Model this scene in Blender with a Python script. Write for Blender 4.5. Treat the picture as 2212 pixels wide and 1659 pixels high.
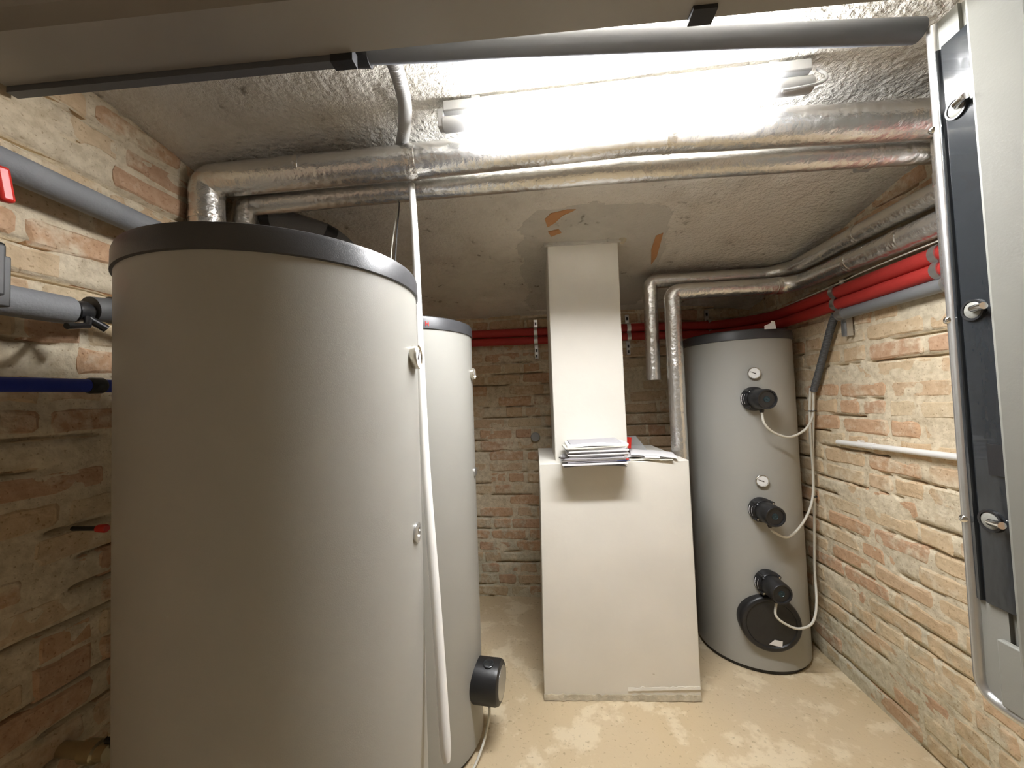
import bpy, math, random
from mathutils import Vector, Matrix, noise

for o in list(bpy.data.objects):
    bpy.data.objects.remove(o, do_unlink=True)
scn = bpy.context.scene
COL = scn.collection
R = math.radians
random.seed(7)

# ------------------------------------------------------------------ camera
YAW, PITCH, ROLL = R(5.8), R(2.2), R(2.07)
cam = bpy.data.cameras.new('camera')
cam.sensor_fit = 'HORIZONTAL'
cam.sensor_width = 36.0
cam.lens = 831.0 / 2212.0 * 36.0
cam.clip_start = 0.01
camo = bpy.data.objects.new('camera', cam)
COL.objects.link(camo)
camo.matrix_world = (Matrix.Translation((0, 0, 1.45)) @ Matrix.Rotation(YAW, 4, 'Z')
                     @ Matrix.Rotation(R(90) + PITCH, 4, 'X') @ Matrix.Rotation(-ROLL, 4, 'Z'))
scn.camera = camo

# ------------------------------------------------------------------ world, exposure
w = bpy.data.worlds.new('world')
scn.world = w
w.use_nodes = True
w.node_tree.nodes['Background'].inputs[0].default_value = (0.9, 0.92, 1.0, 1)
w.node_tree.nodes['Background'].inputs[1].default_value = 0.02
scn.view_settings.view_transform = 'Standard'
scn.view_settings.look = 'None'
scn.view_settings.gamma = 1.0
scn.view_settings.use_curve_mapping = False
scn.view_settings.exposure = 2.2
scn.cycles.use_light_tree = False
scn.cycles.max_bounces = 7
scn.cycles.diffuse_bounces = 5
scn.cycles.glossy_bounces = 3
scn.cycles.transmission_bounces = 2
scn.cycles.transparent_max_bounces = 4
scn.cycles.caustics_reflective = False
scn.cycles.caustics_refractive = False
LAMP_STRENGTH = 46.0


# ------------------------------------------------------------------ materials
def mat(name, color, rough=0.6, metal=0.0, bump=0.0, bscale=60.0, bdetail=4.0, spec=0.5,
        emit=None, estr=0.0, var=0.0, vscale=6.0, var_color=None, stretch=None, alpha=None, coat=0.0):
    m = bpy.data.materials.new(name)
    m.use_nodes = True
    nt = m.node_tree
    b = nt.nodes['Principled BSDF']
    b.inputs['Base Color'].default_value = (*color, 1)
    b.inputs['Roughness'].default_value = rough
    b.inputs['Metallic'].default_value = metal
    b.inputs['Specular IOR Level'].default_value = spec
    b.inputs['Coat Weight'].default_value = coat
    if emit:
        b.inputs['Emission Color'].default_value = (*emit, 1)
        b.inputs['Emission Strength'].default_value = estr
    if alpha is not None:
        b.inputs['Alpha'].default_value = alpha
    tc = nt.nodes.new('ShaderNodeTexCoord')
    src = tc.outputs['Object']
    if stretch:
        mp = nt.nodes.new('ShaderNodeMapping')
        mp.inputs['Scale'].default_value = stretch
        nt.links.new(src, mp.inputs['Vector'])
        src = mp.outputs['Vector']
    if bump:
        n = nt.nodes.new('ShaderNodeTexNoise')
        n.inputs['Scale'].default_value = bscale
        n.inputs['Detail'].default_value = bdetail
        nt.links.new(src, n.inputs['Vector'])
        bp = nt.nodes.new('ShaderNodeBump')
        bp.inputs['Strength'].default_value = bump
        bp.inputs['Distance'].default_value = 0.01
        nt.links.new(n.outputs['Fac'], bp.inputs['Height'])
        nt.links.new(bp.outputs['Normal'], b.inputs['Normal'])
    if var:
        n2 = nt.nodes.new('ShaderNodeTexNoise')
        n2.inputs['Scale'].default_value = vscale
        n2.inputs['Detail'].default_value = 6
        nt.links.new(src, n2.inputs['Vector'])
        rp = nt.nodes.new('ShaderNodeValToRGB')
        rp.color_ramp.elements[0].position = 0.35
        rp.color_ramp.elements[1].position = 0.65
        c2 = var_color or tuple(c * (1 - var) for c in color)
        rp.color_ramp.elements[0].color = (*c2, 1)
        rp.color_ramp.elements[1].color = (*color, 1)
        nt.links.new(n2.outputs['Fac'], rp.inputs['Fac'])
        nt.links.new(rp.outputs['Color'], b.inputs['Base Color'])
    return m


def ramp(nt, fac, stops, interp='LINEAR'):
    r = nt.nodes.new('ShaderNodeValToRGB')
    r.color_ramp.interpolation = interp
    els = r.color_ramp.elements
    while len(els) < len(stops):
        els.new(0.5)
    for e, (p, c) in zip(els, stops):
        e.position = p
        e.color = (*c, 1) if len(c) == 3 else c
    nt.links.new(fac, r.inputs['Fac'])
    return r.outputs['Color']


def tex(nt, kind, vec, **kw):
    n = nt.nodes.new('ShaderNodeTex' + kind)
    for k, v in kw.items():
        if k in n.inputs:
            n.inputs[k].default_value = v
        else:
            setattr(n, k, v)
    nt.links.new(vec, n.inputs['Vector'])
    return n


def mixc(nt, fac, a, b, blend='MIX'):
    m = nt.nodes.new('ShaderNodeMix')
    m.data_type = 'RGBA'
    m.blend_type = blend
    for sock, v in ((m.inputs[0], fac), (m.inputs[6], a), (m.inputs[7], b)):
        if isinstance(v, (int, float)):
            sock.default_value = v
        elif isinstance(v, tuple):
            sock.default_value = (*v, 1)
        else:
            nt.links.new(v, sock)
    return m.outputs[2]


def bumpn(nt, bsdf, heights):
    total = None
    for h, s, d in heights:
        m = nt.nodes.new('ShaderNodeMath')
        m.operation = 'MULTIPLY_ADD'
        m.inputs[1].default_value = s * d * 100
        m.inputs[2].default_value = 0.0
        nt.links.new(h, m.inputs[0])
        if total:
            nt.links.new(total, m.inputs[2])
        total = m.outputs[0]
    b = nt.nodes.new('ShaderNodeBump')
    b.inputs['Strength'].default_value = 1.0
    b.inputs['Distance'].default_value = 0.01
    nt.links.new(total, b.inputs['Height'])
    nt.links.new(b.outputs['Normal'], bsdf.inputs['Normal'])


def masonry_mat(name, wash_lo, wash_hi, per_object):
    """old brick under patchy cream limewash; mortar uses the same with hardly any brick showing"""
    m = bpy.data.materials.new(name)
    m.use_nodes = True
    nt = m.node_tree
    b = nt.nodes['Principled BSDF']
    b.inputs['Roughness'].default_value = 0.92
    b.inputs['Specular IOR Level'].default_value = 0.15
    geo = nt.nodes.new('ShaderNodeNewGeometry')
    pos = geo.outputs['Position']
    n1 = tex(nt, 'Noise', pos, Scale=7.0, Detail=4.0, Roughness=0.65)
    n2 = tex(nt, 'Noise', pos, Scale=38.0, Detail=3.0, Roughness=0.6)
    n3 = tex(nt, 'Noise', pos, Scale=2.2, Detail=1.0)
    n4 = tex(nt, 'Noise', pos, Scale=130.0, Detail=1.0)
    if per_object:
        oi = nt.nodes.new('ShaderNodeObjectInfo')
        brick = ramp(nt, oi.outputs['Random'],
                     [(0.0, (.62, .43, .25)), (.2, (.58, .31, .165)), (.38, (.66, .49, .30)), (.55, (.54, .28, .16)),
                      (.7, (.67, .53, .34)), (.86, (.60, .40, .24))], 'CONSTANT')
    else:
        brick = ramp(nt, n3.outputs['Fac'], [(.3, (.60, .47, .31)), (.7, (.68, .56, .39))])
    brick = mixc(nt, 0.22, brick, ramp(nt, n2.outputs['Fac'], [(.3, (.32, .21, .12)), (.7, (.72, .55, .36))]))
    wash = ramp(nt, n3.outputs['Fac'], [(.3, (.70, .59, .42)), (.5, (.76, .66, .49)), (.72, (.70, .62, .47))])
    wash = mixc(nt, ramp(nt, n2.outputs['Fac'], [(.35, (0, 0, 0)), (.6, (1, 1, 1))]), mixc(nt, 1.0, wash, (.80, .78, .74), 'MULTIPLY'), wash)
    brick = mixc(nt, 0.25, brick, wash)
    add = nt.nodes.new('ShaderNodeMath')
    add.operation = 'MULTIPLY_ADD'
    add.inputs[1].default_value = 0.35
    nt.links.new(n2.outputs['Fac'], add.inputs[0])
    nt.links.new(n1.outputs['Fac'], add.inputs[2])
    if per_object:
        a2 = nt.nodes.new('ShaderNodeMath')
        a2.operation = 'MULTIPLY_ADD'
        a2.inputs[1].default_value = 0.16
        h = nt.nodes.new('ShaderNodeMath')
        h.operation = 'FRACT'
        k = nt.nodes.new('ShaderNodeMath')
        k.operation = 'MULTIPLY'
        k.inputs[1].default_value = 7.31
        nt.links.new(oi.outputs['Random'], k.inputs[0])
        nt.links.new(k.outputs[0], h.inputs[0])
        nt.links.new(h.outputs[0], a2.inputs[0])
        nt.links.new(add.outputs[0], a2.inputs[2])
        add = a2
    mask = ramp(nt, add.outputs[0], [(wash_lo, (0, 0, 0)), (wash_hi, (1, 1, 1))])
    col = mixc(nt, mask, brick, wash)
    sepz = nt.nodes.new('ShaderNodeSeparateXYZ')
    nt.links.new(pos, sepz.inputs[0])
    dz = nt.nodes.new('ShaderNodeMath')
    dz.operation = 'MULTIPLY_ADD'
    dz.inputs[1].default_value = -0.55
    nt.links.new(sepz.outputs['Z'], dz.inputs[0])
    nt.links.new(n1.outputs['Fac'], dz.inputs[2])
    damp = ramp(nt, dz.outputs[0], [(.22, (0, 0, 0)), (.40, (.75, .75, .75))])
    col = mixc(nt, damp, col, mixc(nt, 1.0, col, (.74, .80, .82), 'MULTIPLY'))
    # dirt specks and damp stains
    sp = ramp(nt, n4.outputs['Fac'], [(.24, (.66, .6, .54)), (.36, (1, 1, 1))])
    col = mixc(nt, 1.0, col, sp, 'MULTIPLY')
    nt.links.new(col, b.inputs['Base Color'])
    bumpn(nt, b, [(n1.outputs['Fac'], .35, .02), (n2.outputs['Fac'], .5, .008), (n4.outputs['Fac'], .35, .003)])
    return m


def plaster_mat(name, base, dark, strength=1.0):
    m = bpy.data.materials.new(name)
    m.use_nodes = True
    nt = m.node_tree
    b = nt.nodes['Principled BSDF']
    b.inputs['Roughness'].default_value = 0.95
    b.inputs['Specular IOR Level'].default_value = 0.1
    pos = nt.nodes.new('ShaderNodeNewGeometry').outputs['Position']
    n1 = tex(nt, 'Noise', pos, Scale=5.0, Detail=5.0, Roughness=0.6)
    n2 = tex(nt, 'Noise', pos, Scale=70.0, Detail=3.0, Roughness=0.7)
    mp = nt.nodes.new('ShaderNodeMapping')
    mp.inputs['Scale'].default_value = (1.0, 1.6, 1.0)
    nt.links.new(pos, mp.inputs['Vector'])
    v = tex(nt, 'Voronoi', mp.outputs['Vector'], Scale=42.0)
    n3 = tex(nt, 'Noise', pos, Scale=24.0, Detail=2.0, Roughness=0.5)
    col = ramp(nt, n1.outputs['Fac'], [(.3, dark), (.5, base), (.75, tuple(c * 1.05 for c in base))])
    pm = nt.nodes.new('ShaderNodeMath')
    pm.operation = 'MULTIPLY_ADD'
    pm.inputs[1].default_value = 0.9
    nt.links.new(n1.outputs['Fac'], pm.inputs[0])
    nt.links.new(n3.outputs['Fac'], pm.inputs[2])
    pits = ramp(nt, pm.outputs[0], [(.60, (.42, .39, .35)), (.74, (1, 1, 1))])
    col = mixc(nt, 1.0, col, pits, 'MULTIPLY')
    nt.links.new(col, b.inputs['Base Color'])
    bumpn(nt, b, [(n3.outputs['Fac'], .3 * strength, .02), (v.outputs['Distance'], .5 * strength, .010), (n2.outputs['Fac'], .9 * strength, .012)])
    return m


def floor_mat():
    m = bpy.data.materials.new('floor_screed')
    m.use_nodes = True
    nt = m.node_tree
    b = nt.nodes['Principled BSDF']
    b.inputs['Roughness'].default_value = 0.85
    b.inputs['Specular IOR Level'].default_value = 0.2
    pos = nt.nodes.new('ShaderNodeNewGeometry').outputs['Position']
    n1 = tex(nt, 'Noise', pos, Scale=4.5, Detail=5.0, Roughness=0.62)
    n2 = tex(nt, 'Noise', pos, Scale=1.6, Detail=3.0)
    n3 = tex(nt, 'Noise', pos, Scale=70.0, Detail=2.0)
    base = ramp(nt, n2.outputs['Fac'], [(.3, (.60, .48, .30)), (.7, (.62, .51, .345))])
    pale = ramp(nt, n1.outputs['Fac'], [(.52, (0, 0, 0)), (.58, (1, 1, 1))])
    col = mixc(nt, pale, base, (.72, .615, .43))
    spk = ramp(nt, n3.outputs['Fac'], [(.25, (.7, .68, .65)), (.38, (1, 1, 1))])
    col = mixc(nt, 1.0, col, spk, 'MULTIPLY')
    nt.links.new(col, b.inputs['Base Color'])
    bumpn(nt, b, [(n1.outputs['Fac'], .25, .01), (n3.outputs['Fac'], .35, .004)])
    return m


M = {}
M['brick'] = masonry_mat('limewashed_brick', .77, .96, True)
M['mortar'] = masonry_mat('lime_mortar', .40, .60, False)
M['ceiling'] = plaster_mat('rough_plaster', (.78, .745, .67), (.66, .62, .545))
M['patch'] = plaster_mat('cement_patch', (.60, .575, .52), (.52, .50, .45), .45)
M['floor'] = floor_mat()
M['frontwall'] = plaster_mat('front_wall_plaster', (.30, .27, .22), (.24, .21, .17))  # unseen wall, colour darkened to cut bounce onto camera-facing surfaces
M['tank'] = mat('tank_grey_jacket', (.355, .352, .32), .42, bump=.04, bscale=500, bdetail=2, spec=.4)
M['cap'] = mat('cap_charcoal', (.055, .056, .060), .38, bump=.05, bscale=400, bdetail=2)
M['black'] = mat('black_plastic', (.016, .016, .017), .38, bump=.04, bscale=300)
M['blackgloss'] = mat('black_gloss_film', (.022, .025, .028), .16, bump=.10, bscale=22, bdetail=3, stretch=(1, 1, .5), coat=.4)
M['foil'] = mat('aluminium_foil', (.80, .79, .765), .27, metal=.88, bump=.55, bscale=34, bdetail=5)
M['foil_tape'] = mat('aluminium_tape', (.80, .77, .72), .22, metal=.95, bump=.7, bscale=45, bdetail=6)
M['chrome'] = mat('chrome', (.80, .80, .79), .12, metal=1.0)
M['galv'] = mat('galvanised_steel', (.62, .62, .61), .32, metal=.9, bump=.12, bscale=30)
M['cabinet'] = mat('cabinet_grey_paint', (.24, .238, .212), .48, bump=.03, bscale=200)
M['header'] = mat('frame_grey_paint', (.30, .28, .245), .42, bump=.02, bscale=200)
M['greypipe'] = mat('grey_pvc', (.20, .205, .21), .42, bump=.03, bscale=200)
M['darkpipe'] = mat('dark_grey_pvc', (.115, .12, .13), .45, bump=.03, bscale=200)
M['greyfoam'] = mat('grey_foam_insulation', (.21, .215, .225), .7, bump=.15, bscale=160)
M['greyend'] = mat('grey_foam_cut_end', (.12, .12, .12), .9)
M['red'] = mat('red_foam_insulation', (.42, .030, .024), .6, bump=.08, bscale=90)
M['redplastic'] = mat('red_plastic', (.62, .03, .02), .35)
M['blue'] = mat('blue_foam_insulation', (.015, .035, .33), .55, bump=.08, bscale=90)
M['white'] = mat('white_pvc', (.80, .79, .76), .38)
M['cable'] = mat('white_cable_jacket', (.64, .62, .54), .5)
M['darkgrey'] = mat('dark_grey_conduit', (.085, .085, .085), .55)
M['conduit'] = mat('light_grey_conduit', (.36, .36, .35), .5)
M['plaster'] = mat('white_painted_plaster', (.76, .73, .655), .8, bump=.10, bscale=22, bdetail=5, var=.06, vscale=3)
M['rawplaster'] = mat('raw_plaster_edge', (.56, .49, .36), .95, bump=.8, bscale=40, bdetail=6, var=.25, vscale=25)
M['ochre'] = mat('bare_ochre_plaster', (.52, .27, .12), .95, bump=.6, bscale=50)
M['paper'] = mat('paper_white', (.78, .77, .77), .75)
M['papergrey'] = mat('paper_grey', (.42, .41, .43), .75)
M['paperlilac'] = mat('paper_lilac', (.62, .60, .66), .75)
M['papercream'] = mat('paper_cream', (.70, .67, .58), .75)
M['paperblue'] = mat('paper_blue_print', (.05, .11, .42), .6)
M['paperred'] = mat('paper_red_print', (.55, .06, .05), .6)
M['sleeve'] = mat('clear_plastic_sleeve', (.45, .46, .46), .2, alpha=.45)
M['dial'] = mat('gauge_dial_white', (.80, .80, .78), .4)
M['needle'] = mat('gauge_needle', (.05, .04, .04), .5)
M['copper'] = mat('gauge_bezel', (.62, .58, .50), .22, metal=.85)
M['bluedial'] = mat('heater_dial_blue', (.012, .035, .045), .3)
M['redprint'] = mat('red_print', (.70, .02, .02), .5)
M['lamp'] = mat('lamp_diffuser', (.9, .9, .9), .5, emit=(.975, .98, 1.0), estr=LAMP_STRENGTH)
M['lampbody'] = mat('lamp_end_cap', (.36, .36, .35), .45)
M['brass'] = mat('valve_brass', (.55, .48, .32), .35, metal=.9, bump=.1)


# ------------------------------------------------------------------ mesh helpers
def tag(o, label=None, cat=None, group=None, kind=None):
    for k, v in (('label', label), ('category', cat), ('group', group), ('kind', kind)):
        if v:
            o[k] = v
    return o


def wloc(o):
    v = Vector((0, 0, 0))
    while o:
        v += o.location
        o = o.parent
    return v


def build(name, geo, material, parent=None, smooth=True, recenter=True, angle=40, bevel=0.0):
    """one mesh object from world-space verts and faces"""
    verts, faces = geo
    if parent is None and recenter:
        xs, ys, zs = zip(*verts)
        org = Vector(((min(xs) + max(xs)) / 2, (min(ys) + max(ys)) / 2, min(zs)))
    elif parent is not None:
        org = wloc(parent)
    else:
        org = Vector((0, 0, 0))
    me = bpy.data.meshes.new(name)
    me.from_pydata([(v[0] - org[0], v[1] - org[1], v[2] - org[2]) for v in verts], [], faces)
    me.validate()
    me.update()
    mats = material if isinstance(material, list) else [material]
    for mm in mats:
        me.materials.append(mm)
    if smooth:
        me.polygons.foreach_set('use_smooth', [True] * len(me.polygons))
        try:
            me.set_sharp_from_angle(angle=R(angle))
        except Exception:
            pass
    o = bpy.data.objects.new(name, me)
    COL.objects.link(o)
    if parent is not None:
        o.parent = parent
    else:
        o.location = org
    if bevel:
        md = o.modifiers.new('bevel', 'BEVEL')
        md.width = bevel
        md.segments = 2
        md.limit_method = 'ANGLE'
        md.angle_limit = R(40)
    return o


def empty(name, loc):
    o = bpy.data.objects.new(name, None)
    o.empty_display_size = 0.1
    o.location = loc
    COL.objects.link(o)
    return o


def join(*geos):
    V, Fc = [], []
    for v, f in geos:
        n = len(V)
        V += [tuple(p) for p in v]
        Fc += [tuple(i + n for i in q) for q in f]
    return V, Fc


def box(c, s, rz=0.0, rx=0.0, ry=0.0):
    m = Matrix.Rotation(rz, 3, 'Z') @ Matrix.Rotation(ry, 3, 'Y') @ Matrix.Rotation(rx, 3, 'X')
    V = []
    for x in (-.5, .5):
        for y in (-.5, .5):
            for z in (-.5, .5):
                V.append(tuple(Vector(c) + m @ Vector((x * s[0], y * s[1], z * s[2]))))
    return V, [(0, 1, 3, 2), (4, 6, 7, 5), (0, 4, 5, 1), (2, 3, 7, 6), (0, 2, 6, 4), (1, 5, 7, 3)]


def frame_of(axis):
    a = Vector(axis).normalized()
    ref = Vector((0, 0, 1)) if abs(a.z) < .9 else Vector((1, 0, 0))
    u = ref.cross(a).normalized()
    return a, u, a.cross(u)


def lathe(origin, axis, prof, seg=40, closed_end=True):
    """profile of (distance along the axis, radius)"""
    a, u, v = frame_of(axis)
    o = Vector(origin)
    V, Fc = [], []
    for d, r in prof:
        for k in range(seg):
            t = 2 * math.pi * k / seg
            V.append(tuple(o + a * d + (u * math.cos(t) + v * math.sin(t)) * r))
    for i in range(len(prof) - 1):
        for k in range(seg):
            k2 = (k + 1) % seg
            Fc.append((i * seg + k, i * seg + k2, (i + 1) * seg + k2, (i + 1) * seg + k))
    if closed_end:
        Fc.append(tuple(range(seg))[::-1])
        n = (len(prof) - 1) * seg
        Fc.append(tuple(n + k for k in range(seg)))
    return V, Fc


def fillet(path, rad, n=6):
    P = [Vector(p) for p in path]
    out = [P[0]]
    for i in range(1, len(P) - 1):
        a, b, c = P[i - 1], P[i], P[i + 1]
        d1, d2 = (a - b).normalized(), (c - b).normalized()
        L = min(rad, (a - b).length * .45, (c - b).length * .45)
        p1, p2 = b + d1 * L, b + d2 * L
        for k in range(n + 1):
            t = k / n
            out.append(p1 * (1 - t) ** 2 + b * 2 * t * (1 - t) + p2 * t * t)
    out.append(P[-1])
    return out


def spline(path, n=8):
    P = [Vector(p) for p in path]
    P = [P[0] * 2 - P[1]] + P + [P[-1] * 2 - P[-2]]
    out = []
    for i in range(1, len(P) - 2):
        for k in range(n):
            t = k / n
            a, b, c, d = P[i - 1], P[i], P[i + 1], P[i + 2]
            out.append(.5 * ((2 * b) + (c - a) * t + (2 * a - 5 * b + 4 * c - d) * t * t + (3 * b - a - 3 * c + d) * t ** 3))
    out.append(P[-2])
    return out


def tube(path, r, seg=20, rfun=None, caps=True):
    P = [Vector(p) for p in path]
    V, Fc = [], []
    t0 = (P[1] - P[0]).normalized()
    _, u, v = frame_of(t0)
    prev = t0
    for i, p in enumerate(P):
        if i == 0:
            t = t0
        elif i == len(P) - 1:
            t = (P[i] - P[i - 1]).normalized()
        else:
            t = ((P[i + 1] - P[i]).normalized() + (P[i] - P[i - 1]).normalized()).normalized()
        q = prev.rotation_difference(t)
        u = (q @ u).normalized()
        v = t.cross(u)
        prev = t
        rr = rfun(i) if rfun else r
        for k in range(seg):
            a = 2 * math.pi * k / seg
            V.append(tuple(p + (u * math.cos(a) + v * math.sin(a)) * rr))
    for i in range(len(P) - 1):
        for k in range(seg):
            k2 = (k + 1) % seg
            Fc.append((i * seg + k, i * seg + k2, (i + 1) * seg + k2, (i + 1) * seg + k))
    if caps:
        Fc.append(tuple(range(seg))[::-1])
        n = (len(P) - 1) * seg
        Fc.append(tuple(n + k for k in range(seg)))
    return V, Fc


def resample(path, step):
    P = [Vector(p) for p in path]
    out = [P[0]]
    for a, b in zip(P, P[1:]):
        L = (b - a).length
        n = max(1, int(round(L / step)))
        for k in range(1, n + 1):
            out.append(a.lerp(b, k / n))
    return out


def corrugated(path, r, pitch=.006, seg=14):
    P = resample(path, pitch / 2)
    return tube(P, r, seg, rfun=lambda i: r * (1.0 if i % 2 else .86))


def prism(poly, axis, a, b, mapf):
    """extrude a 2-D polygon from a to b; mapf(u, v, s) -> point"""
    n = len(poly)
    V = [mapf(u, v, a) for u, v in poly] + [mapf(u, v, b) for u, v in poly]
    Fc = [(i, (i + 1) % n, n + (i + 1) % n, n + i) for i in range(n)]
    Fc += [tuple(range(n))[::-1], tuple(range(n, 2 * n))]
    return V, Fc


def nz(x, y, z, s):
    return noise.noise(Vector((x * s, y * s, z * s)))


def ring(center, axis, r_in, r_out, thick, seg=24):
    a, u, v = frame_of(axis)
    o = Vector(center)
    V, Fc = [], []
    for d, r in ((-thick / 2, r_in), (-thick / 2, r_out), (thick / 2, r_out), (thick / 2, r_in)):
        for k in range(seg):
            t = 2 * math.pi * k / seg
            V.append(tuple(o + a * d + (u * math.cos(t) + v * math.sin(t)) * r))
    for i in range(4):
        j = (i + 1) % 4
        for k in range(seg):
            k2 = (k + 1) % seg
            Fc.append((i * seg + k, i * seg + k2, j * seg + k2, j * seg + k))
    return V, Fc


# ------------------------------------------------------------------ room shell
XL, XR, YB, YF = -1.30, 1.42, 2.87, -0.95
COURSE = 0.082


def zc(y, x=.25):
    t = y - 1.0
    z = 2.425 - .15 * t - .022 * t * t if y > 1 else 2.425 - .05 * (1 - y) ** 2
    if x < -.5:
        z -= .04 * ((-.5 - x) / .8) ** 2
    if x > .9:
        z -= .05 * ((x - .9) / .52) ** 2
    return z


def grid(nx, ny, f):
    V = [f(i / nx, j / ny) for j in range(ny + 1) for i in range(nx + 1)]
    Fc = [(j * (nx + 1) + i, j * (nx + 1) + i + 1, (j + 1) * (nx + 1) + i + 1, (j + 1) * (nx + 1) + i)
          for j in range(ny) for i in range(nx)]
    return V, Fc


def floor_f(s, t):
    x, y = XL - .1 + s * (XR - XL + .2), YF - .1 + t * (YB - YF + .2)
    return (x, y, .004 * nz(x, y, 0, 2.5) - .003 + .002 * nz(x, y, 3, 14))


floor = build('floor', grid(110, 150, floor_f), M['floor'], recenter=False, angle=180)
tag(floor, 'sandy beige screed floor with pale worn patches', 'floor', kind='structure')


PX = [(-.13, 1.86), (-.09, 1.80), (-.03, 1.745), (.10, 1.735), (.22, 1.72), (.36, 1.74), (.50, 1.755), (.58, 1.80), (.60, 1.95), (.63, 2.15), (.64, 2.35),
      (.66, 2.55), (.62, 2.78), (.3, 2.8), (-.10, 2.78), (-.15, 2.62), (-.09, 2.5), (-.13, 2.38), (-.16, 2.25), (-.11, 2.14), (-.16, 2.02), (-.10, 1.95)]


def in_patch(x, y):
    x, y = x + .014 * nz(x, y, 1, 23), y + .014 * nz(x, y, 6, 23)
    c = False
    for (ax, ay), (bx_, by_) in zip(PX, PX[1:] + PX[:1]):
        if (ay > y) != (by_ > y) and x < (bx_ - ax) * (y - ay) / (by_ - ay) + ax:
            c = not c
    return c


def ceil_f(s, t):
    x, y = XL - .1 + s * (XR - XL + .2), YF - .1 + t * (YB - YF + .2)
    d = .008 * nz(x, y, 1, 3) + .004 * nz(x, y, 5, 11) + .0028 * nz(x, y, 9, 34)
    pit = nz(x, y, 2, 17)
    if pit > .42:
        d += .02 * (pit - .42)
    if -.2 < x < .7 and y > 1.68 and in_patch(x, y):
        d = d * .5 + .022
    return (x, y, zc(y, x) + d)


cg = grid(190, 250, ceil_f)
ceiling = build('ceiling', (cg[0], [f[::-1] for f in cg[1]]), M['ceiling'], recenter=False, angle=180)
tag(ceiling, 'rough grey plaster ceiling arching down to the back wall', 'ceiling', kind='structure')


def jwob(u, j):
    return .009 * noise.noise(Vector((u * 1.3, j * 3.7, 0))) + .003 * noise.noise(Vector((u * 6, j * 5.1, 2)))


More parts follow.
